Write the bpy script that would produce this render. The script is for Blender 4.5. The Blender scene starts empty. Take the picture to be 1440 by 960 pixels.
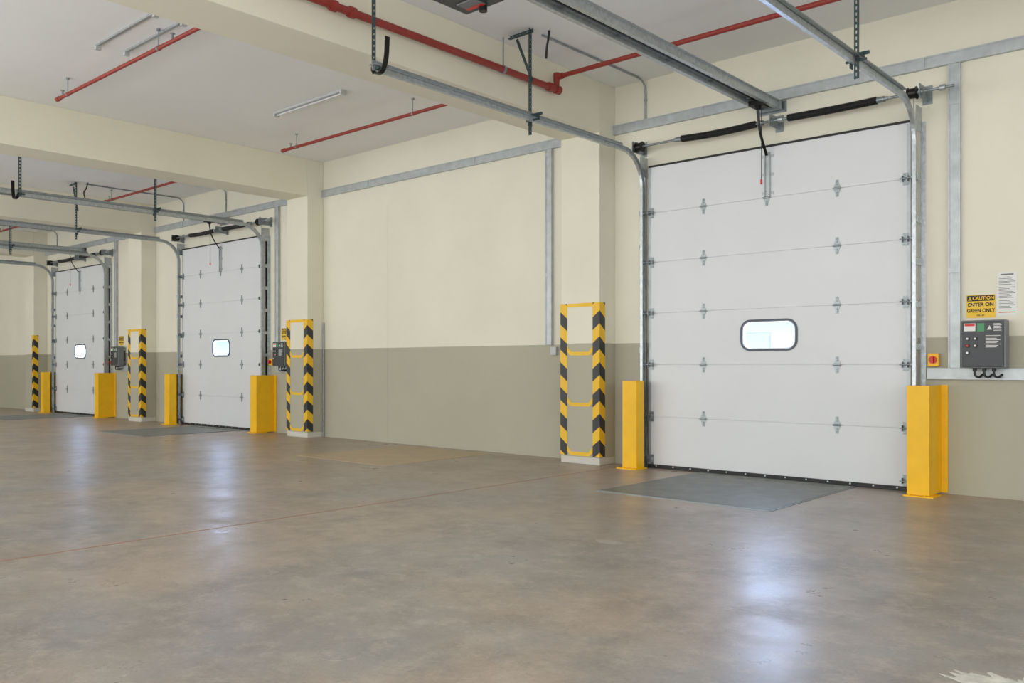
import bpy, bmesh, math, random
from mathutils import Vector, Matrix
random.seed(4)
scene = bpy.context.scene
col = scene.collection
scene.view_settings.view_transform = 'Standard'
scene.view_settings.look = 'None'
scene.view_settings.exposure = 0.0

# ------------------------------------------------------------------ materials
def lin(c):
    out = []
    for v in c[:3]:
        v = v / 255.0
        out.append(v / 12.92 if v <= 0.04045 else ((v + 0.055) / 1.055) ** 2.4)
    return (out[0], out[1], out[2], 1.0)

def newmat(name):
    m = bpy.data.materials.new(name)
    m.use_nodes = True
    nt = m.node_tree
    b = nt.nodes["Principled BSDF"]
    return m, nt, b

def mixrgb(nt, fac, a, b, blend='MIX'):
    n = nt.nodes.new('ShaderNodeMix')
    n.data_type = 'RGBA'
    n.blend_type = blend
    for sock, val in ((n.inputs[0], fac), (n.inputs[6], a), (n.inputs[7], b)):
        if isinstance(val, (int, float)):
            sock.default_value = val
        elif isinstance(val, tuple):
            sock.default_value = val
        else:
            nt.links.new(val, sock)
    return n.outputs[2]

def noise(nt, vec, scale, detail=4, rough=0.55, dist=0.0):
    n = nt.nodes.new('ShaderNodeTexNoise')
    n.inputs['Scale'].default_value = scale
    n.inputs['Detail'].default_value = detail
    n.inputs['Roughness'].default_value = rough
    n.inputs['Distortion'].default_value = dist
    nt.links.new(vec, n.inputs['Vector'])
    return n.outputs['Fac']

def maprange(nt, v, a, b, c, d):
    n = nt.nodes.new('ShaderNodeMapRange')
    n.inputs[1].default_value = a
    n.inputs[2].default_value = b
    n.inputs[3].default_value = c
    n.inputs[4].default_value = d
    nt.links.new(v, n.inputs[0])
    return n.outputs[0]

def mth(nt, op, a, b=None):
    n = nt.nodes.new('ShaderNodeMath')
    n.operation = op
    for i, v in enumerate((a, b)):
        if v is None:
            continue
        if isinstance(v, (int, float)):
            n.inputs[i].default_value = v
        else:
            nt.links.new(v, n.inputs[i])
    return n.outputs[0]

def mat(name, c, rough=0.5, metal=0.0, var=0.06, scale=6.0, bump=0.0, spec=0.5):
    m, nt, b = newmat(name)
    tc = nt.nodes.new('ShaderNodeTexCoord')
    f = noise(nt, tc.outputs['Object'], scale)
    f = maprange(nt, f, 0.3, 0.7, 0, 1)
    c = lin(c)
    lo = tuple(max(0, x * (1 - var)) for x in c[:3]) + (1,)
    hi = tuple(min(1, x * (1 + var)) for x in c[:3]) + (1,)
    nt.links.new(mixrgb(nt, f, lo, hi), b.inputs['Base Color'])
    b.inputs['Roughness'].default_value = rough
    b.inputs['Metallic'].default_value = metal
    b.inputs['Specular IOR Level'].default_value = spec
    if bump > 0:
        bn = nt.nodes.new('ShaderNodeBump')
        bn.inputs['Strength'].default_value = bump
        bn.inputs['Distance'].default_value = 0.01
        f2 = noise(nt, tc.outputs['Object'], scale * 6, 5)
        nt.links.new(f2, bn.inputs['Height'])
        nt.links.new(bn.outputs[0], b.inputs['Normal'])
    return m

CREAM = (230, 226, 209)
GREEN = (179, 176, 158)
def wallmat(name, plinth):
    m, nt, b = newmat(name)
    g = nt.nodes.new('ShaderNodeNewGeometry')
    sx = nt.nodes.new('ShaderNodeSeparateXYZ')
    nt.links.new(g.outputs['Position'], sx.inputs[0])
    z = sx.outputs[2]
    n1 = noise(nt, g.outputs['Position'], 0.9, 6, 0.6)
    n2 = noise(nt, g.outputs['Position'], 9, 6, 0.6)
    zz = mth(nt, 'ADD', z, maprange(nt, n2, 0, 1, -0.004, 0.004))
    up = mth(nt, 'GREATER_THAN', zz, 1.50)
    c = mixrgb(nt, up, lin(GREEN), lin(CREAM))
    if plinth:
        pl = mth(nt, 'LESS_THAN', zz, 0.085)
        c = mixrgb(nt, pl, c, lin((208, 205, 196)))
    v1 = maprange(nt, n1, 0.3, 0.7, 0.955, 1.03)
    cc = nt.nodes.new('ShaderNodeCombineColor')
    for i in range(3):
        nt.links.new(v1, cc.inputs[i])
    c = mixrgb(nt, 1.0, c, cc.outputs[0], 'MULTIPLY')
    sc = maprange(nt, n2, 0.66, 0.74, 0, 0.22)
    low = mth(nt, 'LESS_THAN', z, 1.5)
    c = mixrgb(nt, mth(nt, 'MULTIPLY', sc, low), c, lin((196, 192, 176)))
    nt.links.new(c, b.inputs['Base Color'])
    b.inputs['Roughness'].default_value = 0.62
    b.inputs['Specular IOR Level'].default_value = 0.3
    bn = nt.nodes.new('ShaderNodeBump')
    bn.inputs['Strength'].default_value = 0.12
    bn.inputs['Distance'].default_value = 0.01
    nt.links.new(noise(nt, g.outputs['Position'], 14, 6), bn.inputs['Height'])
    nt.links.new(bn.outputs[0], b.inputs['Normal'])
    return m

def floormat():
    m, nt, b = newmat("polished_concrete")
    g = nt.nodes.new('ShaderNodeNewGeometry')
    P = g.outputs['Position']
    a = noise(nt, P, 0.5, 8, 0.6, 0.3)
    bb = noise(nt, P, 1.5, 12, 0.74, 0.15)
    c3 = noise(nt, P, 5.0, 12, 0.78, 0.1)
    d3 = noise(nt, P, 0.85, 12, 0.74, 0.3)
    fine = noise(nt, P, 55.0, 5, 0.75)
    f1 = maprange(nt, a, 0.42, 0.58, 0, 1)
    c = mixrgb(nt, f1, lin((150, 147, 145)), lin((168, 153, 139)))
    f2 = maprange(nt, bb, 0.46, 0.64, 0, 0.6)
    c = mixrgb(nt, f2, c, lin((130, 126, 122)))
    f5 = maprange(nt, d3, 0.48, 0.64, 0, 0.5)
    c = mixrgb(nt, f5, c, lin((138, 125, 113)))
    f3 = maprange(nt, c3, 0.50, 0.66, 0, 0.6)
    c = mixrgb(nt, f3, c, lin((188, 178, 166)))
    # thin swirling trowel scuffs, pale and dark
    for (sc_, off, w_, amt, colr) in ((1.3, .50, .006, .30, (202, 194, 184)), (2.3, .47, .006, .28, (108, 102, 98)), (0.7, .53, .004, .30, (196, 188, 178))):
        s = noise(nt, P, sc_, 4, 0.5, 1.4)
        s = mth(nt, 'ABSOLUTE', mth(nt, 'SUBTRACT', s, off))
        s = maprange(nt, s, 0, w_, amt, 0)
        gate = maprange(nt, bb, 0.5, 0.58, 0, 1)
        c = mixrgb(nt, mth(nt, 'MULTIPLY', s, gate), c, lin(colr))
    f4 = maprange(nt, fine, 0.3, 0.7, 0.88, 1.11)
    cc = nt.nodes.new('ShaderNodeCombineColor')
    for i in range(3):
        nt.links.new(f4, cc.inputs[i])
    c = mixrgb(nt, 1.0, c, cc.outputs[0], 'MULTIPLY')
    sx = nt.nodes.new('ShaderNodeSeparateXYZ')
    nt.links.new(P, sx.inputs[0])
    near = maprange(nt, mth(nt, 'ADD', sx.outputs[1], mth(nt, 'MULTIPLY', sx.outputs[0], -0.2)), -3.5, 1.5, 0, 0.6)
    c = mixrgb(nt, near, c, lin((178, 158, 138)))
    nt.links.new(c, b.inputs['Base Color'])
    r = maprange(nt, bb, 0.35, 0.65, 0.27, 0.42)
    nt.links.new(r, b.inputs['Roughness'])
    b.inputs['Specular IOR Level'].default_value = 0.42
    bn = nt.nodes.new('ShaderNodeBump')
    bn.inputs['Strength'].default_value = 0.06
    bn.inputs['Distance'].default_value = 0.01
    nt.links.new(c3, bn.inputs['Height'])
    nt.links.new(bn.outputs[0], b.inputs['Normal'])
    return m

def stripemat():
    m, nt, b = newmat("hazard_stripes")
    uv = nt.nodes.new('ShaderNodeUVMap')
    uv.uv_map = "UVMap"
    sx = nt.nodes.new('ShaderNodeSeparateXYZ')
    nt.links.new(uv.outputs[0], sx.inputs[0])
    s = mth(nt, 'ADD', mth(nt, 'MULTIPLY', sx.outputs[0], 0.8), sx.outputs[1])
    s = mth(nt, 'FRACT', mth(nt, 'DIVIDE', s, 0.317))
    s = mth(nt, 'GREATER_THAN', s, 0.5)
    nt.links.new(mixrgb(nt, s, lin((240, 190, 34)), lin((46, 48, 50))), b.inputs['Base Color'])
    b.inputs['Roughness'].default_value = 0.45
    return m

M_wall = wallmat("painted_plaster", False)
M_colm = wallmat("painted_column_plaster", True)
M_floor = floormat()
M_ceil = mat("ceiling_paint", (241, 241, 240), 0.8, 0, 0.02, 0.6)
M_beam = mat("beam_paint", (232, 227, 208), 0.65, 0, 0.03, 0.7, 0.08)
M_door = mat("white_door_panel", (220, 222, 226), 0.42, 0, 0.02, 1.2)
M_galv = mat("galvanized_steel", (186, 192, 196), 0.38, 0.75, 0.18, 25)
M_galvd = mat("dull_galvanized_steel", (150, 158, 162), 0.42, 0.7, 0.2, 18)
M_hinge = mat("hinge_steel", (156, 164, 168), 0.42, 0.6, 0.15, 20)
M_trunk = mat("galvanized_trunking", (184, 190, 193), 0.45, 0.4, 0.12, 9)
M_slot = mat("slotted_angle_paint", (66, 84, 88), 0.5, 0.4, 0.1, 20)
M_black = mat("black_rubber", (26, 27, 29), 0.5)
M_blk2 = mat("black_oiled_steel", (34, 33, 34), 0.35, 0.5)
M_yel = mat("safety_yellow_paint", (248, 192, 14), 0.42, 0, 0.05, 5)
M_yel2 = mat("strap_yellow_paint", (240, 192, 40), 0.45, 0, 0.05, 5)
M_stripe = stripemat()
M_red = mat("red_pipe_paint", (146, 50, 42), 0.45, 0, 0.08, 6)
M_redp = mat("red_plastic", (205, 38, 30), 0.4)
M_frame = mat("dark_window_frame", (66, 74, 88), 0.4)
M_grey = mat("grey_enclosure", (120, 124, 130), 0.45)
M_dark = mat("dark_front_panel", (52, 54, 60), 0.4)
M_white = mat("white_print", (228, 228, 226), 0.5)
M_ink = mat("black_ink", (24, 24, 24), 0.6)
M_greyink = mat("grey_ink", (120, 120, 124), 0.6)
M_green = mat("green_plastic", (60, 140, 90), 0.4)
M_sign = mat("yellow_sign_face", (240, 196, 50), 0.5)
M_orange = mat("orange_ink", (226, 92, 52), 0.5)
M_plate = mat("leveler_steel", (124, 127, 122), 0.5, 0.2, 0.14, 5, 0.2)
M_pit = mat("brown_infill_concrete", (186, 164, 134), 0.42, 0, 0.1, 3)
M_joint = mat("joint_sealant", (168, 122, 100), 0.6)
M_lamp = mat("fixture_enamel", (190, 193, 194), 0.4)
M_tube = mat("unlit_tube_glass", (222, 224, 226), 0.25)
M_chalk = mat("chalk_mark", (172, 164, 156), 0.55, 0, 0.12, 30)
M_out = mat("outdoor_facade", (56, 56, 56), 0.8, 0, 0.1, 1)
M_out2 = mat("outdoor_facade_band", (44, 46, 48), 0.8, 0, 0.1, 1)
M_sheet = mat("white_floor_coating", (212, 210, 202), 0.5, 0, 0.25, 16)
# glass
M_glass, nt, b = newmat("window_glass")
nt.nodes.remove(b)
tr = nt.nodes.new('ShaderNodeBsdfTransparent')
tr.inputs[0].default_value = (0.95, 0.97, 1, 1)
gl = nt.nodes.new('ShaderNodeBsdfGlossy')
gl.inputs['Roughness'].default_value = 0.05
mx = nt.nodes.new('ShaderNodeMixShader')
mx.inputs[0].default_value = 0.06
nt.links.new(tr.outputs[0], mx.inputs[1])
nt.links.new(gl.outputs[0], mx.inputs[2])
nt.links.new(mx.outputs[0], nt.nodes['Material Output'].inputs[0])

# ------------------------------------------------------------------ mesh builder
def circle(r, n=12):
    return [(r * math.cos(2 * math.pi * i / n), r * math.sin(2 * math.pi * i / n)) for i in range(n)]

def fillet(pts, r, n=6):
    pts = [Vector(p) for p in pts]
    out = [pts[0]]
    for i in range(1, len(pts) - 1):
        p = pts[i]
        a = (pts[i - 1] - p)
        c = (pts[i + 1] - p)
        ra = min(r, a.length * 0.49)
        rc = min(r, c.length * 0.49)
        A = p + a.normalized() * ra
        C = p + c.normalized() * rc
        for k in range(n + 1):
            t = k / n
            out.append(A * (1 - t) ** 2 + p * 2 * t * (1 - t) + C * t * t)
    out.append(pts[-1])
    return out

class MB:
    def __init__(self):
        self.v = []
        self.f = []
        self.mi = []
        self.sm = []
    def face(self, idx, mi=0, sm=False):
        self.f.append(idx)
        self.mi.append(mi)
        self.sm.append(sm)
    def box(self, x0, x1, y0, y1, z0, z1, mi=0, M=None):
        if x0 > x1: x0, x1 = x1, x0
        if y0 > y1: y0, y1 = y1, y0
        if z0 > z1: z0, z1 = z1, z0
        n = len(self.v)
        for z in (z0, z1):
            for y in (y0, y1):
                for x in (x0, x1):
                    p = Vector((x, y, z))
                    self.v.append(M @ p if M else p)
        for q in ((0, 2, 3, 1), (4, 5, 7, 6), (0, 1, 5, 4), (2, 6, 7, 3), (0, 4, 6, 2), (1, 3, 7, 5)):
            self.face([n + i for i in q], mi)
        return self
    def sweep(self, prof, path, side=None, mi=0, smooth=False):
        path = [Vector(p) for p in path]
        m = len(prof)
        rings = []
        s = None
        for i, p in enumerate(path):
            if i == 0: t = path[1] - path[0]
            elif i == len(path) - 1: t = path[-1] - path[-2]
            else: t = (path[i + 1] - path[i]).normalized() + (path[i] - path[i - 1]).normalized()
            t.normalize()
            if side is not None:
                s = Vector(side)
            else:
                if s is None:
                    s = Vector((0, 0, 1)) if abs(t.z) < 0.9 else Vector((1, 0, 0))
                s = (s - t * s.dot(t)).normalized()
            nn = s.cross(t).normalized()
            n0 = len(self.v)
            for (a, c) in prof:
                self.v.append(p + s * a + nn * c)
            rings.append(n0)
        for i in range(len(rings) - 1):
            a, c = rings[i], rings[i + 1]
            for j in range(m):
                k = (j + 1) % m
                self.face([a + j, c + j, c + k, a + k], mi, smooth)
        for r0, rev in ((rings[0], False), (rings[-1], True)):
            n0 = len(self.v)
            for j in range(m):
                self.v.append(self.v[r0 + j].copy())
            idx = list(range(n0, n0 + m))
            if rev: idx.reverse()
            self.face(idx, mi)
        return self
    def cyl(self, p0, p1, r, n=14, mi=0):
        return self.sweep(circle(r, n), [p0, p1], None, mi, True)
    def tube(self, path, r, n=10, mi=0):
        return self.sweep(circle(r, n), path, None, mi, True)
    def prism(self, poly, y0, y1, mi=0, M=None):
        n = len(self.v)
        m = len(poly)
        for y in (y0, y1):
            for (x, z) in poly:
                p = Vector((x, y, z))
                self.v.append(M @ p if M else p)
        self.face([n + i for i in range(m)], mi)
        self.face([n + m + i for i in reversed(range(m))], mi)
        for j in range(m):
            k = (j + 1) % m
            self.face([n + j, n + m + j, n + m + k, n + k], mi)
        return self
    def slotted(self, p0, p1, w=0.042, t=0.004, mi=0, xdir=(1, 0, 0)):
        p0 = Vector(p0); p1 = Vector(p1)
        d = p1 - p0
        L = d.length
        zt = d.normalized()
        x = Vector(xdir)
        x = (x - zt * x.dot(zt)).normalized()
        y = zt.cross(x)
        M = Matrix.Translation(p0) @ Matrix((x, y, zt)).transposed().to_4x4()
        a = w * 0.33
        self.box(0, a, 0, t, 0, L, mi, M)
        self.box(w - a, w, 0, t, 0, L, mi, M)
        self.box(0, t, t, a, 0, L, mi, M)
        self.box(0, t, w - a, w, 0, L, mi, M)
        k = 0.0
        while k < L:
            e = min(L, k + 0.022)
            self.box(a, w - a, 0, t, k, e, mi, M)
            self.box(0, t, a, w - a, k, e, mi, M)
            k += 0.05
        return self
    def mesh(self, name, mats):
        me = bpy.data.meshes.new(name)
        me.from_pydata([tuple(v) for v in self.v], [], self.f)
        for m in (mats if isinstance(mats, (list, tuple)) else [mats]):
            me.materials.append(m)
        me.polygons.foreach_set('material_index', self.mi)
        me.polygons.foreach_set('use_smooth', self.sm)
        bm = bmesh.new(); bm.from_mesh(me)
        bmesh.ops.recalc_face_normals(bm, faces=bm.faces)
        bm.to_mesh(me); bm.free()
        me.update()
        return me
    def obj(self, name, mats, parent=None, loc=(0, 0, 0), bevel=0):
        return inst(self.mesh(name, mats), name, parent, loc, bevel)

def inst(me, name, parent=None, loc=(0, 0, 0), bevel=0):
    o = bpy.data.objects.new(name, me)
    o.location = loc
    col.objects.link(o)
    if parent: o.parent = parent
    if bevel:
        md = o.modifiers.new("bevel", 'BEVEL')
        md.width = bevel
        md.segments = 2
        md.limit_method = 'ANGLE'
    return o

def empty(name, loc, label=None, category=None, group=None):
    o = bpy.data.objects.new(name, None)
    o.location = loc
    o.empty_display_size = 0.1
    col.objects.link(o)
    return tag(o, label, category, group)

def tag(o, label=None, category=None, group=None, kind=None):
    if label: o["label"] = label
    if category: o["category"] = category
    if group: o["group"] = group
    if kind: o["kind"] = kind
    return o

def dup(o, parent=None, loc=None):
    c = o.copy()
    col.objects.link(c)
    if parent: c.parent = parent
    if loc is not None: c.location = loc
    for ch in list(o.children):
        dup(ch, c)
    return c

def text(s, size, m, parent, loc, name="lettering", extrude=0.0006, bold=0.0, align='CENTER', sx=1.0):
    cu = bpy.data.curves.new(name, 'FONT')
    cu.body = s
    cu.size = size
    cu.extrude = extrude
    cu.offset = bold
    cu.align_x = align
    cu.align_y = 'CENTER'
    tmp = bpy.data.objects.new(name + "_tmp", cu)
    col.objects.link(tmp)
    bpy.context.view_layer.update()
    dg = bpy.context.evaluated_depsgraph_get()
    me = bpy.data.meshes.new_from_object(tmp.evaluated_get(dg))
    bpy.data.objects.remove(tmp)
    me.materials.clear()
    me.materials.append(m)
    me.transform(Matrix.Rotation(math.pi / 2, 4, 'X') @ Matrix.Scale(sx, 4, (1, 0, 0)))
    return inst(me, name, parent, loc)

# ------------------------------------------------------------------ layout numbers (metres)
CEIL = 4.70
BEAMZ = 4.08
COLS = [-6.89, -12.95, -19.01, -25.07]      # left edges of the columns
CW, CD = 0.60, 0.33
DOORS = [-5.74, -17.08, -23.68]
DW, DH = 3.0, 3.6
XL, XR, YB = -34.0, 8.0, -22.0

# ------------------------------------------------------------------ shell
mb = MB()
xs = XL
for d in sorted(DOORS):
    mb.box(xs, d + 0.05, 0, 0.25, 0, CEIL)
    mb.box(d + 0.05, d + DW - 0.05, 0, 0.25, DH - 0.05, CEIL)
    xs = d + DW - 0.05
mb.box(xs, XR, 0, 0.25, 0, CEIL)
tag(mb.obj("wall_dock", M_wall), "cream plaster wall with grey-green painted lower band", "wall", kind="structure")
tag(MB().box(XL - .2, XR + .2, YB - .2, 0.25, -0.2, 0).obj("floor", M_floor), "worn polished concrete floor, grey and brown", "floor", kind="structure")
tag(MB().box(XL - .2, XR + .2, YB - .2, 0.25, CEIL, CEIL + 0.2).obj("ceiling", M_ceil), "flat white painted concrete ceiling", "ceiling", kind="structure")
tag(MB().box(XL - .2, XL, YB - .2, 0.25, 0, CEIL).obj("wall_end", M_wall), "cream plaster end wall", "wall", kind="structure")
tag(MB().box(XR, XR + .2, YB - .2, 0.25, 0, CEIL).obj("wall_side", M_wall), "cream plaster side wall", "wall", kind="structure")
tag(MB().box(XL, XR, YB - .2, YB, 0, CEIL).obj("wall_rear", M_wall), "cream plaster rear wall", "wall", kind="structure")

for i, x in enumerate(COLS + [-31.13, -0.53]):
    c = MB().box(0, CW, -CD, 0, 0, CEIL).obj("concrete_column", M_colm, None, (x, 0, 0), 0.006)
    tag(c, "square cream column against wall, grey-green painted base", "column", "columns along the dock wall", "structure")
    c = MB().box(0, CW, YB, -CD, BEAMZ, CEIL).obj("concrete_beam", M_beam, None, (x, 0, 0), 0.006)
    tag(c, "deep cream painted concrete ceiling beam", "beam", "ceiling beams", "structure")

tag(MB().box(-10.669, -10.661, -0.0035, 0, 0, 3.78).obj("trim_1", M_wall), "thin plaster seam on wall", "seam", kind="structure")
tag(MB().box(-6.058, -6.042, -21, -0.02, 0, 0.0012).obj("trim_2", M_joint), "reddish sealed floor joint", "floor joint", kind="structure")

# ------------------------------------------------------------------ doors
def rrect(cx, cz, w, h, r, n=7):
    pts = []
    for (sx, sz, a0) in ((1, 1, 0), (-1, 1, 90), (-1, -1, 180), (1, -1, 270)):
        for k in range(n + 1):
            a = math.radians(a0 + 90 * k / n)
            pts.append((cx + sx * (w / 2 - r) + r * math.cos(a), cz + sz * (h / 2 - r) + r * math.sin(a)))
    return pts

def ringmesh(name, outer, inner, y0, y1, m):
    b = MB()
    n = len(outer)
    for (loop, y) in ((outer, y0), (inner, y0), (inner, y1), (outer, y1)):
        for (x, z) in loop: b.v.append(Vector((x, y, z)))
    for a in range(4):
        c = (a + 1) % 4
        for j in range(n):
            k = (j + 1) % n
            b.face([a * n + j, a * n + k, c * n + k, c * n + j], 0, False)
    return b.mesh(name, m)

JZ = [0.0, 0.615, 1.235, 1.85, 2.46, 3.05, 3.6]
WX, WZ, WW, WH = 1.53, 1.558, 0.61, 0.30
PY0, PY1 = -0.085, -0.035
TG = 0.012   # how far the tongue, added to stop light leaks, sits back in the joint

def panel_mesh(z0, z1, hole):
    g = 0.0024
    if not hole:
        b = MB()
        b.box(0, DW, PY0, PY1, z0 + g, z1 - g)
        if z1 < DH - .01:
            b.box(.01, DW - .01, PY0 + TG, PY1 - .01, z1 - g, z1 + g * 2)
        return b.mesh("door_panel", M_door)
    bm = bmesh.new()
    def loop(pts):
        vs = [bm.verts.new((x, PY0, z)) for x, z in pts]
        return [bm.edges.new((vs[i], vs[(i + 1) % len(vs)])) for i in range(len(vs))]
    e = loop([(0, z0 + g), (DW, z0 + g), (DW, z1 - g), (0, z1 - g)])
    e += loop(rrect(WX, WZ, WW + 0.02, WH + 0.02, 0.10))
    r = bmesh.ops.triangle_fill(bm, edges=e, use_beauty=True)
    fs = [q for q in r['geom'] if isinstance(q, bmesh.types.BMFace)]
    ex = bmesh.ops.extrude_face_region(bm, geom=fs)
    bmesh.ops.translate(bm, vec=(0, PY1 - PY0, 0), verts=[v for v in ex['geom'] if isinstance(v, bmesh.types.BMVert)])
    r = bmesh.ops.create_cube(bm, size=1.0)
    for v in r['verts']:
        v.co = Vector((DW / 2 + v.co.x * (DW - .02), (PY0 + TG + PY1 - .01) / 2 + v.co.y * (PY1 - .01 - PY0 - TG), z1 + g / 2 + v.co.z * 3 * g))
    bmesh.ops.recalc_face_normals(bm, faces=bm.faces)
    me = bpy.data.meshes.new("door_panel")
    bm.to_mesh(me); bm.free()
    me.materials.append(M_door)
    return me

# hinge meshes
b = MB()
b.prism([(-.014, -.088), (.014, -.088), (.018, -.05), (.032, -.020), (.032, .020), (.018, .05), (.014, .088), (-.014, .088), (-.018, .05), (-.032, .020), (-.032, -.020), (-.018, -.05)], -0.005, 0)
b.cyl((-.036, -.012, 0), (.036, -.012, 0), .010)
b.cyl((-.045, -.014, 0), (.045, -.014, 0), .006)
for zz in (-.07, -.042, .042, .07):
    b.cyl((0, -.014, zz), (0, -.004, zz), .007, 8)
ME_hinge = b.mesh("hinge", M_hinge)
b = MB()
b.box(-.028, .028, -.007, 0, -.06, .06)
b.box(-.028, -.023, -.05, -.005, -.028, .028)
b.box(.023, .028, -.05, -.005, -.028, .028)
b.cyl((-.075, -.05, 0), (.045, -.05, 0), .006, 8)
b.cyl((-.09, -.05, 0), (-.065, -.05, 0), .022, 14)
for zz in (-.048, .048):
    for xx in (-.016, .016):
        b.cyl((xx, -.013, zz), (xx, -.005, zz), .006, 6)
ME_rollL = b.mesh("roller_hinge", M_galvd)
ME_rollR = ME_rollL.copy()
ME_rollR.transform(Matrix.Scale(-1, 4, (1, 0, 0)))
ME_rollR.flip_normals()

def build_door(loc):
    root = empty("door_1", loc)
    for i in range(6):
        inst(panel_mesh(JZ[i], JZ[i + 1], i == 2), "door_panel", root, (0, 0, 0))
    wnd = empty("window", (0, 0, 0)); wnd.parent = root
    inst(ringmesh("window_frame", rrect(WX, WZ, WW + .045, WH + .045, .113), rrect(WX, WZ, WW + .002, WH + .002, .092), PY0 - .012, PY0 + 0.0005, M_frame), "window_frame", wnd)
    inst(ringmesh("window_liner", rrect(WX, WZ, WW + .018, WH + .018, .098), rrect(WX, WZ, WW - .02, WH - .02, .082), PY0 - .002, PY1 - .002, M_white), "window_liner", wnd)
    MB().prism(rrect(WX, WZ, WW - .01, WH - .01, .088), -.062, -.058).obj("glass_pane", M_glass, wnd)
    for z in JZ[1:6]:
        for x in (0.74, 2.28):
            inst(ME_hinge, "hinge", root, (x, PY0, z))
        inst(ME_rollL, "roller_hinge", root, (0.045, PY0, z))
        inst(ME_rollR, "roller_hinge", root, (DW - 0.045, PY0, z))
    inst(ME_hinge, "hinge", root, (1.51, PY0, 3.05))
    inst(ME_rollL, "roller_hinge", root, (0.045, PY0, .10))
    inst(ME_rollR, "roller_hinge", root, (DW - .045, PY0, .10))
    b = MB()
    b.box(0, DW, PY0 - .012, PY1, -0.0, .003)
    b.box(0, DW, PY0 - .02, PY0, 0.0, .045)
    b.obj("bottom_seal", M_black, root)
    b = MB()
    for k in range(13):
        b.cyl((.12 + k * .23, PY0 - .026, .03), (.12 + k * .23, PY0 - .018, .03), .009, 8)
    b.obj("seal_bolts", M_galv, root)["kind"] = "stuff"
    MB().box(0, DW, PY0 - .01, PY1, DH - .003, DH + .02).obj("top_seal", M_black, root)
    for x0 in (0.002, DW - .037):
        MB().box(x0, x0 + .035, PY0 - .003, PY0, .05, DH - .01).obj("end_stile", M_trunk, root)
    for x0, sg in ((0.0, 1), (DW, -1)):
        MB().box(x0 - sg * .005, x0 + sg * .045, PY1 + .001, -.0005, 0, DH).obj("side_light_stop", M_black, root)  # backing strip added behind the panel edge, stops outdoor light leaking in
    MB().box(0.05, DW - .05, PY1 + .001, -.0005, DH - .045, DH).obj("header_light_stop", M_black, root)  # top backing, likewise added to block sky light above the panel
    b = MB()
    b.box(1.49, 1.50, PY0 - .03, PY0, 3.06, 3.54)
    b.box(1.545, 1.555, PY0 - .03, PY0, 3.06, 3.54)
    for zz in (3.1, 3.3, 3.5):
        b.box(1.46, 1.59, PY0 - .008, PY0, zz - .015, zz + .015)
    b.box(1.50, 1.545, PY0 - .012, PY0 - .004, 3.06, 3.54)
    b.obj("pull_bracket", M_trunk, root)
    return root

d1 = build_door((DOORS[0], 0, 0))
tag(d1, "large white sectional dock door with steel hinges and small window", "door", "sectional dock doors", "structure")
for i, x in enumerate(DOORS[1:]):
    d = dup(d1, None, (x, 0, 0))
    d.name = "door_%d" % (i + 2)

# ------------------------------------------------------------------ tracks
TY = -0.137
TZ = 3.76
TR = 0.40
TEND = -4.27
def cprof(w, d, t, s):
    return [(s * d, -w / 2), (0, -w / 2), (0, w / 2), (s * d, w / 2), (s * d, w / 2 - t), (s * t, w / 2 - t), (s * t, -w / 2 + t), (s * d, -w / 2 + t)]

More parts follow.
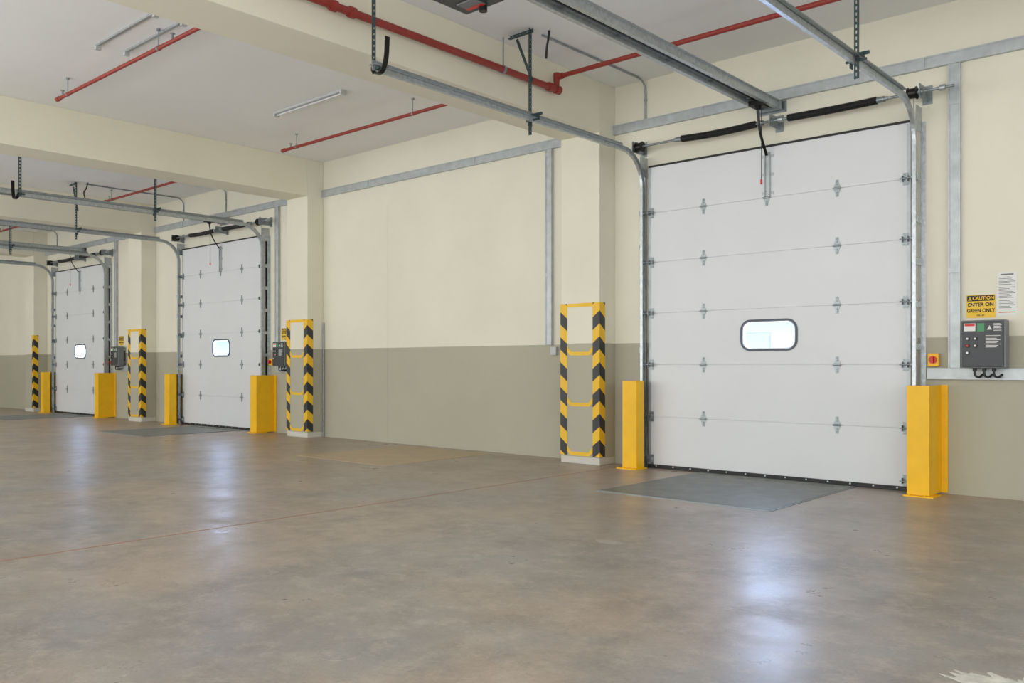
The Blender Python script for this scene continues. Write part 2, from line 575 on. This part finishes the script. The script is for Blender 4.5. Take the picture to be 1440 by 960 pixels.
def build_track(side, mid):
    s = -side
    root = empty("door_track", (0, 0, 0))
    path = [(0, TY, .0), (0, TY, TZ - TR)]
    for k in range(1, 13):
        a = math.pi / 2 * k / 12
        path.append((0, TY - TR + TR * math.cos(a), TZ - TR + TR * math.sin(a)))
    path.append((0, TEND, TZ))
    b = MB()
    b.sweep(cprof(.056, .034, .004, s), path, (1, 0, 0))
    b.obj("rail", M_galv, root)
    b = MB()
    xo = side * .008
    b.box(xo, xo + side * .004, -.045, -0.001, .0, 3.5)
    b.box(xo, xo + side * .036, -.005, -0.001, .0, 3.6)
    z = .15
    while z < 3.4:
        b.box(xo - side * .002, xo + side * .006, TY - .028, -.03, z, z + .06)
        b.cyl((xo + side * .026, -.012, z), (xo + side * .026, -.004, z), .008, 8)
        z += .41
    b.obj("wall_angle", M_galv, root)
    b = MB()
    b.box(-.004, .004 , TEND, TY - TR, TZ + .028, TZ + .068)
    b.box(-.004, side * .036, TEND, TY - TR, TZ + .028, TZ + .033)
    b.obj("stiffening_angle", M_galvd, root)
    b = MB()
    b.prism([(0, 3.50), (side * .004, 3.50), (side * .004, 3.74), (0, 3.74)], TY - .03, -.002)
    b.obj("flag_bracket", M_galv, root)
    b = MB()
    b.slotted((side * .02, TEND + .06, TZ - .03), (side * .02, TEND + .06, CEIL), xdir=(-1, 0, 0))
    b.box(-.05, .05, TEND + .03, TEND + .10, TZ - .012, TZ + .012)
    b.cyl((-.06, TEND + .06, TZ), (.06, TEND + .06, TZ), .01, 8)
    b.obj("hanger", M_slot, root)
    b = MB()
    b.slotted((side * .02, mid, TZ - .15), (side * .02, mid, CEIL), xdir=(-1, 0, 0))
    if side < 0:
        b.slotted((-.30, mid - .02, CEIL - .05), (.02, mid - .02, CEIL - .05), xdir=(0, 0, 1))
        b.slotted((-.24, mid, CEIL - .06), (-.03, mid, CEIL - .54), .032, xdir=(0, 1, 0))
    b.obj("hanger", M_slot, root)
    b = MB()
    b.box(-.07, .05, mid - .05, mid + .05, TZ + .03, TZ + .045)
    b.box(-.05, -.04, mid - .03, mid + .03, TZ - .06, TZ + .05)
    b.cyl((-.09, mid, TZ), (.08, mid, TZ), .012, 8)
    b.cyl((-.05, mid + .03, TZ + .06), (.09, mid + .03, TZ + .06), .016, 10)
    b.obj("hanger_clamp", M_slot, root)
    pts = [(-.02 * s, TEND + .03, TZ + .01), (s * .02, TEND + .01, TZ - .06), (s * .13, TEND + .01, TZ - .07), (s * .18, TEND + .01, TZ + .04), (s * .19, TEND + .01, TZ + .22)]
    b = MB()
    b.sweep([(-.022, -.006), (.022, -.006), (.022, .006), (-.022, .006)], fillet(pts, .07), (0, 1, 0))
    b.obj("bumper_hook", M_blk2, root)
    return root

GT = "overhead door tracks"
trL = build_track(-1, -2.15)
trL.location = (DOORS[0] - .07, 0, 0)
tag(trL, "galvanized overhead door track curving from wall toward ceiling hangers", "door track", GT)
trR = build_track(1, -1.70)
trR.location = (DOORS[0] + DW + .07, 0, 0)
tag(trR, "galvanized overhead door track with slotted steel hanger", "door track", GT)
trR2 = build_track(1, -2.15)
trR2.location = (DOORS[1] + DW + .07, 0, 0)
tag(trR2, "galvanized overhead door track with slotted steel hanger", "door track", GT)
dup(trL, None, (DOORS[1] - .07, 0, 0))
dup(trL, None, (DOORS[2] - .07, 0, 0))
dup(trR2, None, (DOORS[2] + DW + .07, 0, 0))

# ------------------------------------------------------------------ torsion spring shaft
SZ, SY = 3.84, -0.20
def build_spring(loc):
    root = empty("torsion_spring_shaft", loc, "steel torsion shaft with black coil springs above dock door", "spring shaft", "torsion spring shafts")
    MB().cyl((-.16, SY, SZ), (3.42, SY, SZ), .014, 12).obj("shaft", M_galvd, root)
    for (a, c, sag) in ((.52, 1.44, .014), (1.80, 2.72, .005)):
        b = MB()
        turns = 62
        path = []
        mid = []
        def dz(t): return -sag * math.sin(math.pi * t)
        for k in range(turns * 10 + 1):
            t = k / (turns * 10)
            an = 2 * math.pi * turns * t
            path.append((a + (c - a) * t, SY + .033 * math.cos(an), SZ + dz(t) + .033 * math.sin(an)))
        b.tube(path, .0068, 5)
        for k in range(13):
            mid.append((a + (c - a) * k / 12, SY, SZ + dz(k / 12)))
        b.tube(mid, .030, 12)
        b.obj("coil_spring", M_black, root)
        b = MB()
        e = a if a < 1 else c
        sg = -1 if a < 1 else 1
        b.cyl((e, SY, SZ), (e + sg * .07, SY, SZ), .03, 12)
        b.cyl((e + sg * .07, SY, SZ), (e + sg * .10, SY, SZ), .022, 12)
        b.obj("winding_cone", M_galvd, root)
    for x in (-.05, 3.05):
        b = MB()
        b.cyl((x - .035, SY, SZ), (x + .035, SY, SZ), .05, 18)
        b.cyl((x - .042, SY, SZ), (x - .035, SY, SZ), .062, 18)
        b.cyl((x + .035, SY, SZ), (x + .042, SY, SZ), .062, 18)
        b.obj("cable_drum", M_blk2, root)
    for x in (-.12, 3.13, 1.62):
        b = MB()
        b.box(x - .004, x + .004, SY - .06, -.002, SZ - .06, SZ + .07)
        b.box(x - .045, x + .045, -.008, -.001, SZ - .08, SZ + .10)
        b.cyl((x - .02, SY, SZ), (x + .02, SY, SZ), .032, 14)
        b.obj("bearing_bracket", M_galvd, root)
    for x in (1.50, 1.72, 3.32):
        MB().cyl((x - .025, SY, SZ), (x + .025, SY, SZ), .03, 12).obj("collar", M_galv, root)
    for x in (-.045, 3.045):
        MB().cyl((x, SY + .047, SZ), (x + (.03 if x < 1 else -.03), PY0 - .02, .1), .0025, 6).obj("lift_cable", M_galvd, root)
    return root
sp = build_spring((DOORS[0], 0, 0))
for x in DOORS[1:]:
    dup(sp, None, (x, 0, 0))

# ------------------------------------------------------------------ openers
def build_opener(loc):
    root = empty("door_opener", loc, "ceiling door opener with twin steel rails and motor", "door opener", "door openers")
    zc = 4.04
    for s in (-1, 1):
        b = MB()
        b.sweep(cprof(.07, .045, .004, -s), [(s * .11, -.06, zc), (s * .11, -4.62, zc)], (1, 0, 0))
        b.box(s * .11 - .004, s * .11 + .03 * s, -4.62, -.06, zc + .035, zc + .039)
        b.obj("rail", M_galv, root)
    y = -.4
    while y > -4.5:
        MB().box(-.1, .1, y - .02, y + .02, zc + .02, zc + .034).obj("cross_tie", M_galvd, root)
        y -= .8
    b = MB()
    b.box(-.14, .14, -.09, -.05, zc - .05, zc + .045)
    b.box(-.17, .17, -.012, -.001, zc - .07, zc + .05)
    b.box(-.02, .02, -.06, -.001, zc - .02, zc + .02)
    b.obj("header_bracket", M_galvd, root)
    b = MB()
    b.tube([(0, -.1, zc + .0), (0, -4.6, zc + .0)], .012, 8)
    b.obj("drive_chain", M_blk2, root)
    b = MB()
    b.box(-.07, .07, -.42, -.26, zc - .06, zc - .01)
    b.box(-.02, .02, -.37, -.31, zc - .09, zc - .05)
    b.obj("trolley", M_blk2, root)
    b = MB()
    b.sweep([(-.014, -.005), (.014, -.005), (.014, .005), (-.014, .005)], fillet([(0, -.34, zc - .08), (0, -.30, 3.72), (0, -.13, 3.50)], .18), (1, 0, 0))
    b.obj("door_arm", M_blk2, root)
    MB().tube([(.04, -.34, zc - .06), (.04, -.34, 3.20)], .004, 6).obj("pull_cord", M_black, root)
    b = MB()
    b.cyl((.04, -.34, 3.20), (.04, -.34, 3.15), .011, 10)
    b.obj("cord_handle", M_redp, root)
    MB().box(-.19, .19, -5.05, -4.55, 3.74, 3.98).obj("motor_housing", M_dark, root, (0, 0, 0), .02)
    MB().box(-.12, .12, -4.50, -4.55, 3.80, 3.94).obj("gear_cover", M_blk2, root)
    mo = MB()
    mo.cyl((.02, -4.60, 3.745), (.02, -4.60, 3.70), .03, 12)
    mo.obj("motor_knob", M_blk2, root)
    mo = MB()
    mo.box(-.10, .06, -4.74, -4.62, 3.732, 3.739)
    mo.obj("motor_label", M_greyink, root)
    mo = MB()
    mo.box(-.10, .06, -4.65, -4.62, 3.730, 3.732)
    mo.obj("label_stripe", M_redp, root)
    for x in (-.15, .15):
        MB().slotted((x, -4.75, 3.97), (x, -4.75, CEIL), xdir=(1, 0, 0)).obj("opener_hanger", M_slot, root)
    return root
op = build_opener((DOORS[0] + 1.53, 0, 0))
for x in DOORS[1:]:
    dup(op, None, (x + 1.53, 0, 0))

# ------------------------------------------------------------------ bollards / track guards
def build_guard(side):
    root = empty("track_guard", (0, 0, 0))
    w, t, h, y0 = .20, .008, 1.04, -.385
    def X(v): return v if side > 0 else w - v
    b = MB()
    b.box(X(0), X(w), y0, y0 + t, 0.012, h)
    b.box(X(w - t), X(w), y0 + t, -.015, 0.012, h)
    b.box(X(0), X(t), y0 + t, y0 + (.07 if side > 0 else .16), 0.012, h)
    b.box(X(0.004), X(w - .004), y0 + .004, -.19, h - .008, h - .002)
    b.obj("post", M_yel, root, (0, 0, 0), .004)
    b = MB()
    b.box(X(w), X(w + .06), -.015, -.003, 0.012, h)
    b.obj("wall_flange", M_yel, root)
    b = MB()
    b.box(X(-.02), X(w + .05), y0 - .05, -.19, 0, .012)
    b.obj("base_plate", M_yel, root)
    b = MB()
    for z in (.14, .34, .54, .74, .94):
        b.cyl((X(w + .035), -.021, z), (X(w + .035), -.014, z), .010, 6)
    for xx in (.03, .17):
        b.cyl((X(xx), y0 - .028, .012), (X(xx), y0 - .028, .024), .012, 6)
    b.obj("bolt", M_yel2, root)["kind"] = "stuff"
    return root
gR = build_guard(1)
gR.location = (DOORS[0] + DW + .055, 0, 0)
tag(gR, "yellow steel guard post covering door track base", "bollard", "yellow track guards")
gL = build_guard(-1)
gL.location = (DOORS[0] - .175, 0, 0)
tag(gL, "yellow steel guard post covering door track base", "bollard", "yellow track guards")
for x in DOORS[1:]:
    dup(gR, None, (x + DW + .055, 0, 0))
    dup(gL, None, (x - .175, 0, 0))

# ------------------------------------------------------------------ hazard column guards
GW = .10
def corner_guard(xc, sg, parent):
    b = MB()
    t = .006
    b.box(xc - sg * t, xc + sg * GW, -CD - t, -CD - .0005, .10, 2.0)
    b.box(xc - sg * t, xc - sg * .0005, -CD - .0005, -CD + .11, .10, 2.0)
    me = b.mesh("corner_guard", M_stripe)
    uv = me.uv_layers.new(name="UVMap")
    yc = -CD - t
    for lp in me.loops:
        co = me.vertices[lp.vertex_index].co
        uv.data[lp.index].uv = (max(abs(co.x - (xc - sg * t)), abs(co.y - yc)), co.z)
    return inst(me, "corner_guard", parent)

def strap(z0, parent, flat=False):
    a, c = GW, CW - GW
    if flat:
        poly = [(a, z0), (c, z0), (c, z0 + .045), (a, z0 + .045)]
    else:
        poly = [(a, z0 + .035), (a + .05, z0 - .015), (c - .05, z0 - .015), (c, z0 + .035), (c, z0 + .10), (c - .065, z0 + .03), (a + .065, z0 + .03), (a, z0 + .10)]
    return MB().prism(poly, -CD - .006, -CD - .0005).obj("strap", M_yel2, parent)

for i, x in enumerate(COLS):
    root = empty("column_guard", (x, 0, 0), "black and yellow chevron guard wrapped around column base", "column guard", "striped column guards")
    corner_guard(CW, -1, root)
    if i < 3:
        corner_guard(0, 1, root)
        for z in (.115, .73, 1.365):
            strap(z, root)
        strap(1.955, root, True)
    else:
        root["label"] = "single black and yellow chevron strip on column corner"

# ------------------------------------------------------------------ cable trunking
def trunk(x0, x1, z0, z1, along):
    b = MB()
    b.box(x0, x1, -.045, -.001, z0, z1)
    if along == 'x':
        b.box(x0, x1, -.052, -.045, z0 - .003, z0 + .012)
        b.box(x0, x1, -.052, -.045, z1 - .012, z1 + .003)
        x = x0 + 1.2
        while x < x1:
            b.box(x, x + .06, -.055, -.045, z0 - .002, z1 + .002)
            x += 2.4
    else:
        b.box(x0 - .003, x0 + .012, -.052, -.045, z0, z1)
        b.box(x1 - .012, x1 + .003, -.052, -.045, z0, z1)
        z = z0 + .9
        while z < z1:
            b.box(x0 - .002, x1 + .002, -.055, -.045, z, z + .05)
            z += 1.6
    o = b.obj("cable_trunking", M_trunk)
    return tag(o, "galvanized %s cable trunking fixed to wall" % ("horizontal" if along == 'x' else "vertical"), "cable trunking", "galvanized wall trunking")
for (a, c) in ((-12.35, -6.89), (-6.29, 2.5), (-18.41, -12.95), (-24.47, -19.01)):
    trunk(a + .003, c - .003, 4.10, 4.21, 'x')
trunk(-7.38, -7.28, 1.50, 4.095, 'z')
for x in DOORS:
    trunk(x + 3.33, x + 3.43, 1.205, 4.095, 'z')
trunk(DOORS[0] + 3.135, 0.8, 1.10, 1.20, 'x')
trunk(DOORS[1] + 3.34, COLS[1] - .003, 1.10, 1.20, 'x')
trunk(DOORS[2] + 3.34, COLS[2] - .003, 1.10, 1.20, 'x')

# ------------------------------------------------------------------ control boxes
def build_control(loc):
    root = empty("dock_control_box", loc, "dark grey dock leveler control box with push buttons", "control box", "dock control boxes")
    w, h, y0, y1 = .37, .44, -.19, -.05
    MB().box(0, w, y0, y1, 0, h).obj("enclosure", M_grey, root, (0, 0, 0), .012)
    MB().box(.012, w - .012, y0 - .012, y0 - .0005, .012, h - .012).obj("front_cover", M_dark, root, (0, 0, 0), .005)
    f = y0 - .0125
    b = MB(); b.box(.03, .125, f - .002, f, .34, .41)
    b.obj("warning_sticker", M_white, root)
    MB().box(.035, .12, f - .003, f - .002, .385, .405).obj("sticker_band", M_redp, root)
    b = MB(); b.box(.14, .20, f - .002, f, .335, .41); b.obj("status_sticker", M_green, root)
    b = MB()
    tri = [(.222, .35), (.262, .35), (.242, .39)]
    b.prism(tri, f - .003, f - .0021)
    b.obj("warning_symbol", M_white, root)
    b = MB()
    for k in range(6):
        b.box(.275, .275 + (.055 if k % 2 else .065), f - .002, f, .34 + k * .012, .345 + k * .012)
    for k in range(9):
        b.box(.21, .21 + .09 + .03 * ((k * 7) % 3) / 2, f - .002, f, .19 + k * .013, .1945 + k * .013)
    b.obj("printed_text", M_white, root)["kind"] = "stuff"
    for (x, z, m) in ((.06, .27, M_white), (.125, .27, M_white), (.06, .205, M_redp), (.125, .205, M_white), (.06, .14, M_white)):
        b = MB()
        b.cyl((x, f, z), (x, f - .010, z), .017, 14, 0)
        b.cyl((x, f - .010, z), (x, f - .018, z), .010, 12, 1)
        b.obj("push_button", [M_blk2, m], root)
    for x in (.10, .18, .26):
        b = MB()
        b.tube(fillet([(x, -.12, .002), (x, -.13, -.07), (x + .04, -.13, -.09), (x + .05, -.05, -.06)], .04), .011, 10)
        b.cyl((x, -.12, -.03), (x, -.12, .002), .018, 12)
        b.obj("cable_hose", M_black, root)
    for z in (.05, .35):
        MB().box(.02, .35, -.05, -.001, z, z + .04).obj("mounting_rail", M_galvd, root)
    return root
cb = build_control((DOORS[0] + 3.475, 0, 1.205))

def build_caution(loc):
    root = empty("caution_sign", loc, "yellow and black caution sign on wall", "sign", "caution signs")
    w, h = .245, .215
    MB().box(0, w, -.004, -.001, 0, h).obj("sign_board", M_sign, root)
    MB().prism(rrect(w / 2, h - .032, w - .012, .052, .008), -.0055, -.004).obj("header_band", M_ink, root)
    MB().prism([(.014, h - .05), (.048, h - .05), (.031, h - .015)], -.0062, -.0055).obj("warning_triangle", M_sign, root)
    text("!", .026, M_ink, root, (.031, -.0068, h - .038), bold=.001)
    text("CAUTION", .044, M_sign, root, (w / 2 + .022, -.0062, h - .032), bold=.0012, sx=.92)
    text("ENTER ON", .045, M_ink, root, (w / 2, -.0046, .122), bold=.0016)
    text("GREEN ONLY", .045, M_ink, root, (w / 2, -.0046, .066), bold=.0016, sx=.86)
    text("KELLEY", .02, M_ink, root, (w / 2, -.0046, .022), bold=.0004)
    return root
cs = build_caution((DOORS[0] + 3.475, 0, 1.675))

def build_notice(loc):
    root = empty("instruction_notice", loc, "white printed instruction notice on wall", "sign", "instruction notices")
    w, h = .165, .40
    MB().box(0, w, -.004, -.001, 0, h).obj("notice_board", M_white, root)
    b = MB()
    b.box(.03, .135, -.0046, -.004, .375, .388)
    for k in range(22):
        z = .355 - k * .0135
        if k in (6, 15): continue
        b.box(.014, .014 + .09 + .045 * ((k * 5) % 4) / 3, -.0046, -.004, z, z + .005)
    b.obj("printed_text", M_greyink, root)["kind"] = "stuff"
    MB().box(.012, .153, -.0046, -.004, .030, .037).obj("orange_line", M_orange, root)
    return root
nb = build_notice((DOORS[0] + 3.735, 0, 1.685))

def build_isolator(loc):
    root = empty("isolator_switch", loc, "yellow isolator switch with red rotary knob", "switch", "isolator switches")
    MB().box(0, .10, -.06, -.001, 0, .125).obj("switch_housing", M_yel, root, (0, 0, 0), .006)
    b = MB()
    b.cyl((.05, -.06, .063), (.05, -.075, .063), .036, 20)
    b.box(.04, .06, -.10, -.075, .033, .093)
    b.obj("rotary_knob", M_redp, root)
    return root
iso = build_isolator((DOORS[0] + 3.145, 0, 1.22))
for x in DOORS[1:]:
    dup(cb, None, (x + 3.475, 0, 1.205))
    dup(cs, None, (x + 3.475, 0, 1.675))
    dup(iso, None, (x + 3.145, 0, 1.22))

tag(MB().box(-7.30, -7.20, -.05, 0, 1.36, 1.47).obj("junction_box", M_lamp, None, (0, 0, 0), .005), "small pale junction box on wall", "junction box")

# ------------------------------------------------------------------ dock levelers
def build_leveler(loc):
    root = empty("dock_leveler", loc, "grey steel dock leveler plate set in floor", "dock leveler", "dock levelers")
    MB().box(0.02, 1.78, -1.93, -.22, 0, .008).obj("deck_plate", M_plate, root)
    MB().box(0.02, 1.78, -.19, -.0, 0, .008).obj("lip_plate", M_plate, root)
    b = MB()
    b.box(0, .02, -1.95, 0, 0, .005); b.box(1.78, 1.80, -1.95, 0, 0, .005)
    b.box(0, 1.8, -1.96, -1.93, 0, .005); b.box(.02, 1.78, -.22, -.19, 0, .004)
    b.obj("pit_frame", M_galvd, root)
    b = MB()
    for k in range(8):
        b.cyl((.12 + k * .2, -.205, .008), (.24 + k * .2, -.205, .008), .009, 8)
    b.obj("lip_hinge", M_plate, root)["kind"] = "stuff"
    return root
lv = build_leveler((DOORS[0] + .69, -.13, 0))
for x in DOORS[1:]:
    dup(lv, None, (x + .69, -.13, 0))
tag(MB().box(-10.05, -8.2, -2.12, -.2, 0, .003).obj("pit_infill", M_pit), "brown concrete infill of disused leveler pit", "floor patch")

# ------------------------------------------------------------------ sprinkler pipes
def pipe_x(x0, x1, y, z, r, rods, label, heads=()):
    root = empty("sprinkler_pipe", (x0, y, z), label, "pipe", "red sprinkler pipes")
    b = MB()
    b.cyl((0, 0, 0), (x1 - x0, 0, 0), r)
    b.cyl((-.02, 0, 0), (.05, 0, 0), r * 1.35)
    for q in rods: b.cyl((q - .05 - x0, 0, 0), (q + .05 - x0, 0, 0), r * 1.1)
    b.obj("pipe_run", M_red, root)
    for q in rods:
        b = MB()
        b.cyl((q - x0, 0, r), (q - x0, 0, CEIL - z), .006, 6)
        b.cyl((q - x0, 0, CEIL - z - .02), (q - x0, 0, CEIL - z), .02, 10)
        b.cyl((q - x0 - .012, 0, 0), (q - x0 + .012, 0, 0), r * 1.25, 12)
        b.obj("pipe_hanger", M_galvd, root)
    for q in heads:
        b = MB()
        b.cyl((q - x0, 0, r * .5), (q - x0, 0, r + .05), .012, 8)
        b.cyl((q - x0, 0, r + .05), (q - x0, 0, r + .055), .025, 12)
        b.obj("sprinkler_head", M_galvd, root)
    return root
PZ = 4.50
pipe_x(-11.3, -6.895, -4.72, PZ, .022, (-11.0, -8.7), "thin red sprinkler branch pipe hung below ceiling", (-11.15, -8.4))
pipe_x(-11.45, -6.895, -1.40, PZ, .022, (-11.1, -8.5), "thin red sprinkler branch pipe hung below ceiling", (-11.25,))
pipe_x(-6.16, -.54, -1.28, PZ, .026, (-5.0, -2.6), "thin red sprinkler branch pipe hung below ceiling", ())
pipe_x(-17.7, -12.955, -1.40, PZ, .022, (-17.4, -14.8), "thin red sprinkler branch pipe hung below ceiling", (-17.5,))
pipe_x(-23.8, -19.015, -1.40, PZ, .022, (-23.4, -20.8), "thin red sprinkler branch pipe hung below ceiling", (-23.6,))
root = empty("sprinkler_main_pipe", (-6.2, -1.28, 4.36), "thick red sprinkler main pipe beside ceiling beam", "pipe")
b = MB()
b.tube(fillet([(0, 0, .14), (0, 0, 0), (0, -.25, 0)], .07), .034, 14)
b.cyl((0, 0, 0), (0, -14, 0), .036, 16)
for y in (-.12, -2.9, -3.1, -5.9):
    b.cyl((0, y - .03, 0), (0, y + .03, 0), .050, 16)
b.cyl((0, .05, 0), (0, -.02, 0), .050, 16)
b.cyl((0, 0, .09), (0, 0, .185), .038, 14)
b.obj("main_run", M_red, root)
for y in (-.9, -3.6, -6.2):
    b = MB()
    b.cyl((0, y, .04), (0, y, CEIL - 4.36), .008, 8)
    b.cyl((0, y - .015, 0), (0, y + .015, 0), .044, 14)
    b.obj("pipe_hanger", M_galvd, root)

# ------------------------------------------------------------------ conduits
def conduit(pts, label="thin galvanized conduit along ceiling and down wall", r=.012):
    b = MB()
    b.tube(fillet(pts, .16), r, 10)
    b2 = [Vector(p) for p in pts]
    for i in range(len(b2) - 1):
        m = (b2[i] + b2[i + 1]) / 2
        d = (b2[i + 1] - b2[i]).normalized() * .012
        b.cyl(m - d, m + d, r * 1.5, 10)
    o = b.obj("electrical_conduit", M_galvd)
    return tag(o, label, "conduit", "galvanized conduits")
cz = CEIL - .014
for x in DOORS:
    conduit([(x - .09, -1.98, cz), (x - .09, -.016, cz), (x - .09, -.016, 4.215)])
for x in (-15.5,):
    conduit([(x, -6.6, cz), (x, -.016, cz), (x, -.016, 4.215)])
conduit([(-12.325, -.015, 0), (-12.325, -.015, 1.95)], "thin galvanized conduit rising beside column")
for x in DOORS[:2]:
    o = MB().tube(fillet([(x + .02, -2.0, CEIL - .002), (x + .02, -2.02, CEIL - .12), (x + .07, -2.10, CEIL - .20), (x + .02, -2.05, CEIL - .30)], .09), .012, 10).obj("flexible_cable", M_black)
    tag(o, "short black flexible cable hanging from ceiling", "cable", "flexible cables")

# ------------------------------------------------------------------ light fixtures
def fixture(x0, x1, y, w, drop, label, tube=True):
    L = x1 - x0
    root = empty("tube_light", (x0, y, CEIL - drop), label, "light fixture", "ceiling tube lights")
    if tube:
        MB().box(0, L, -w / 2, w / 2, drop - .03, drop).obj("fixture_body", M_lamp, root, (0, 0, 0), .004)
        MB().cyl((.04, 0, drop - .044), (L - .04, 0, drop - .044), .011, 12).obj("lamp_tube", M_tube, root)
        for a in (0, L - .035):
            MB().box(a, a + .035, -w / 2, w / 2, drop - .06, drop - .029).obj("lamp_holder", M_lamp, root)
    else:
        MB().box(0, L, -w / 2, w / 2, drop - .022, drop).obj("fixture_body", M_galv, root, (0, 0, 0), .002)
        for a in (0.02, L - .06):
            MB().box(a, a + .04, -w * .8, w * .8, drop - .06, drop - .021).obj("lamp_holder", M_lamp, root)
    return root
fixture(-10.40, -8.88, -2.22, .085, .06, "white surface tube light on ceiling, unlit")
fixture(-9.65, -8.25, -4.95, .035, .06, "narrow empty tube light batten on ceiling", False)
fixture(-9.60, -8.25, -4.66, .035, .06, "narrow empty tube light batten on ceiling", False)

# ------------------------------------------------------------------ floor marks
from mathutils import noise as mn
def blotch(name, cx, cy, rx, ry, m, label, seed, h=.0015, cat="floor mark"):
    b = MB()
    N = 160
    for zz in (0, h):
        for k in range(N):
            a = 2 * math.pi * k / N
            q = 1 + .35 * mn.noise(Vector((math.cos(a) * 1.6 + seed, math.sin(a) * 1.6, seed))) + .25 * mn.noise(Vector((math.cos(a) * 6 + seed, math.sin(a) * 6, seed))) + .25 * mn.noise(Vector((math.cos(a) * 22 + seed, math.sin(a) * 22, seed)))
            b.v.append(Vector((rx * q * math.cos(a), ry * q * math.sin(a), zz)))
    b.face(list(range(N))); b.face(list(range(2 * N - 1, N - 1, -1)))
    for k in range(N):
        j = (k + 1) % N
        b.face([k, j, N + j, N + k])
    return tag(b.obj(name, m, None, (cx, cy, 0)), label, cat)
blotch("paint_spill", -.58, -5.40, .40, .38, M_sheet, "flat white paint spill on concrete floor", 3.3, .002)
blotch("floor_stain", -3.53, -4.01, .10, .06, M_chalk, "pale scuffed spot on concrete floor", 9.1, .0008)
b = MB()
pts = [(.095 * math.cos(math.radians(a)), .095 * math.sin(math.radians(a)), .0006) for a in range(150, 395, 7)]
b.sweep([(-.0006, -.002), (.0006, -.002), (.0006, .002), (-.0006, .002)], pts, (0, 0, 1))
tag(b.obj("chalk_ring", M_chalk, None, (-3.04, -6.70, 0)), "faint pale ring mark on concrete floor", "floor mark")

# ------------------------------------------------------------------ outdoors seen through the door windows
root = empty("neighbouring_building", (-14, 11, 0), "low pale building across the dock yard", "building")
MB().box(-30, 12, 0, .4, 0, 2.35).obj("facade", M_out, root)
MB().box(-30.3, 12.3, -.5, .5, 2.35, 2.5).obj("roof_edge", M_out2, root)
for k in range(9):
    MB().box(-28 + k * 4.4, -26.2 + k * 4.4, -.03, .0, 1.2, 2.0).obj("facade_window", M_out2, root)

# ------------------------------------------------------------------ world, lights, camera
w = bpy.data.worlds.new("daylight")
scene.world = w
w.use_nodes = True
bg = w.node_tree.nodes["Background"]
bg.inputs[0].default_value = (0.47, 0.65, 1.0, 1)
bg.inputs[1].default_value = 38.0

def area(name, loc, rot, sx, sy, p, c):
    l = bpy.data.lights.new(name, 'AREA')
    l.shape = 'RECTANGLE'
    l.size = sx
    l.size_y = sy
    l.energy = p
    l.color = c
    o = bpy.data.objects.new(name, l)
    o.location = loc
    o.rotation_euler = rot
    col.objects.link(o)
    return o
COOL = (0.94, 0.975, 1.0)
area("daylight_rear", (-12, -21.5, 2.35), (math.radians(90), 0, 0), 38, 4.2, 1650, COOL)
area("daylight_side", (7.6, -11, 2.35), (math.radians(90), 0, math.radians(90)), 18, 4.2, 420, COOL)
area("ceiling_fill_rear", (-12, -13.5, 0.6), (math.radians(180), 0, 0), 38, 7.0, 1950, COOL)  # added fill lamp facing up to brighten the ceiling, no real fixture there

cam = bpy.data.cameras.new("camera")
co = bpy.data.objects.new("camera", cam)
col.objects.link(co)
co.location = (0, -9.0, 1.24)
co.rotation_euler = (math.radians(90), 0, math.radians(41.7))
cam.sensor_width = 36
cam.lens = 30.6
cam.shift_y = 32 / 1440
cam.clip_start = 0.05
scene.camera = co
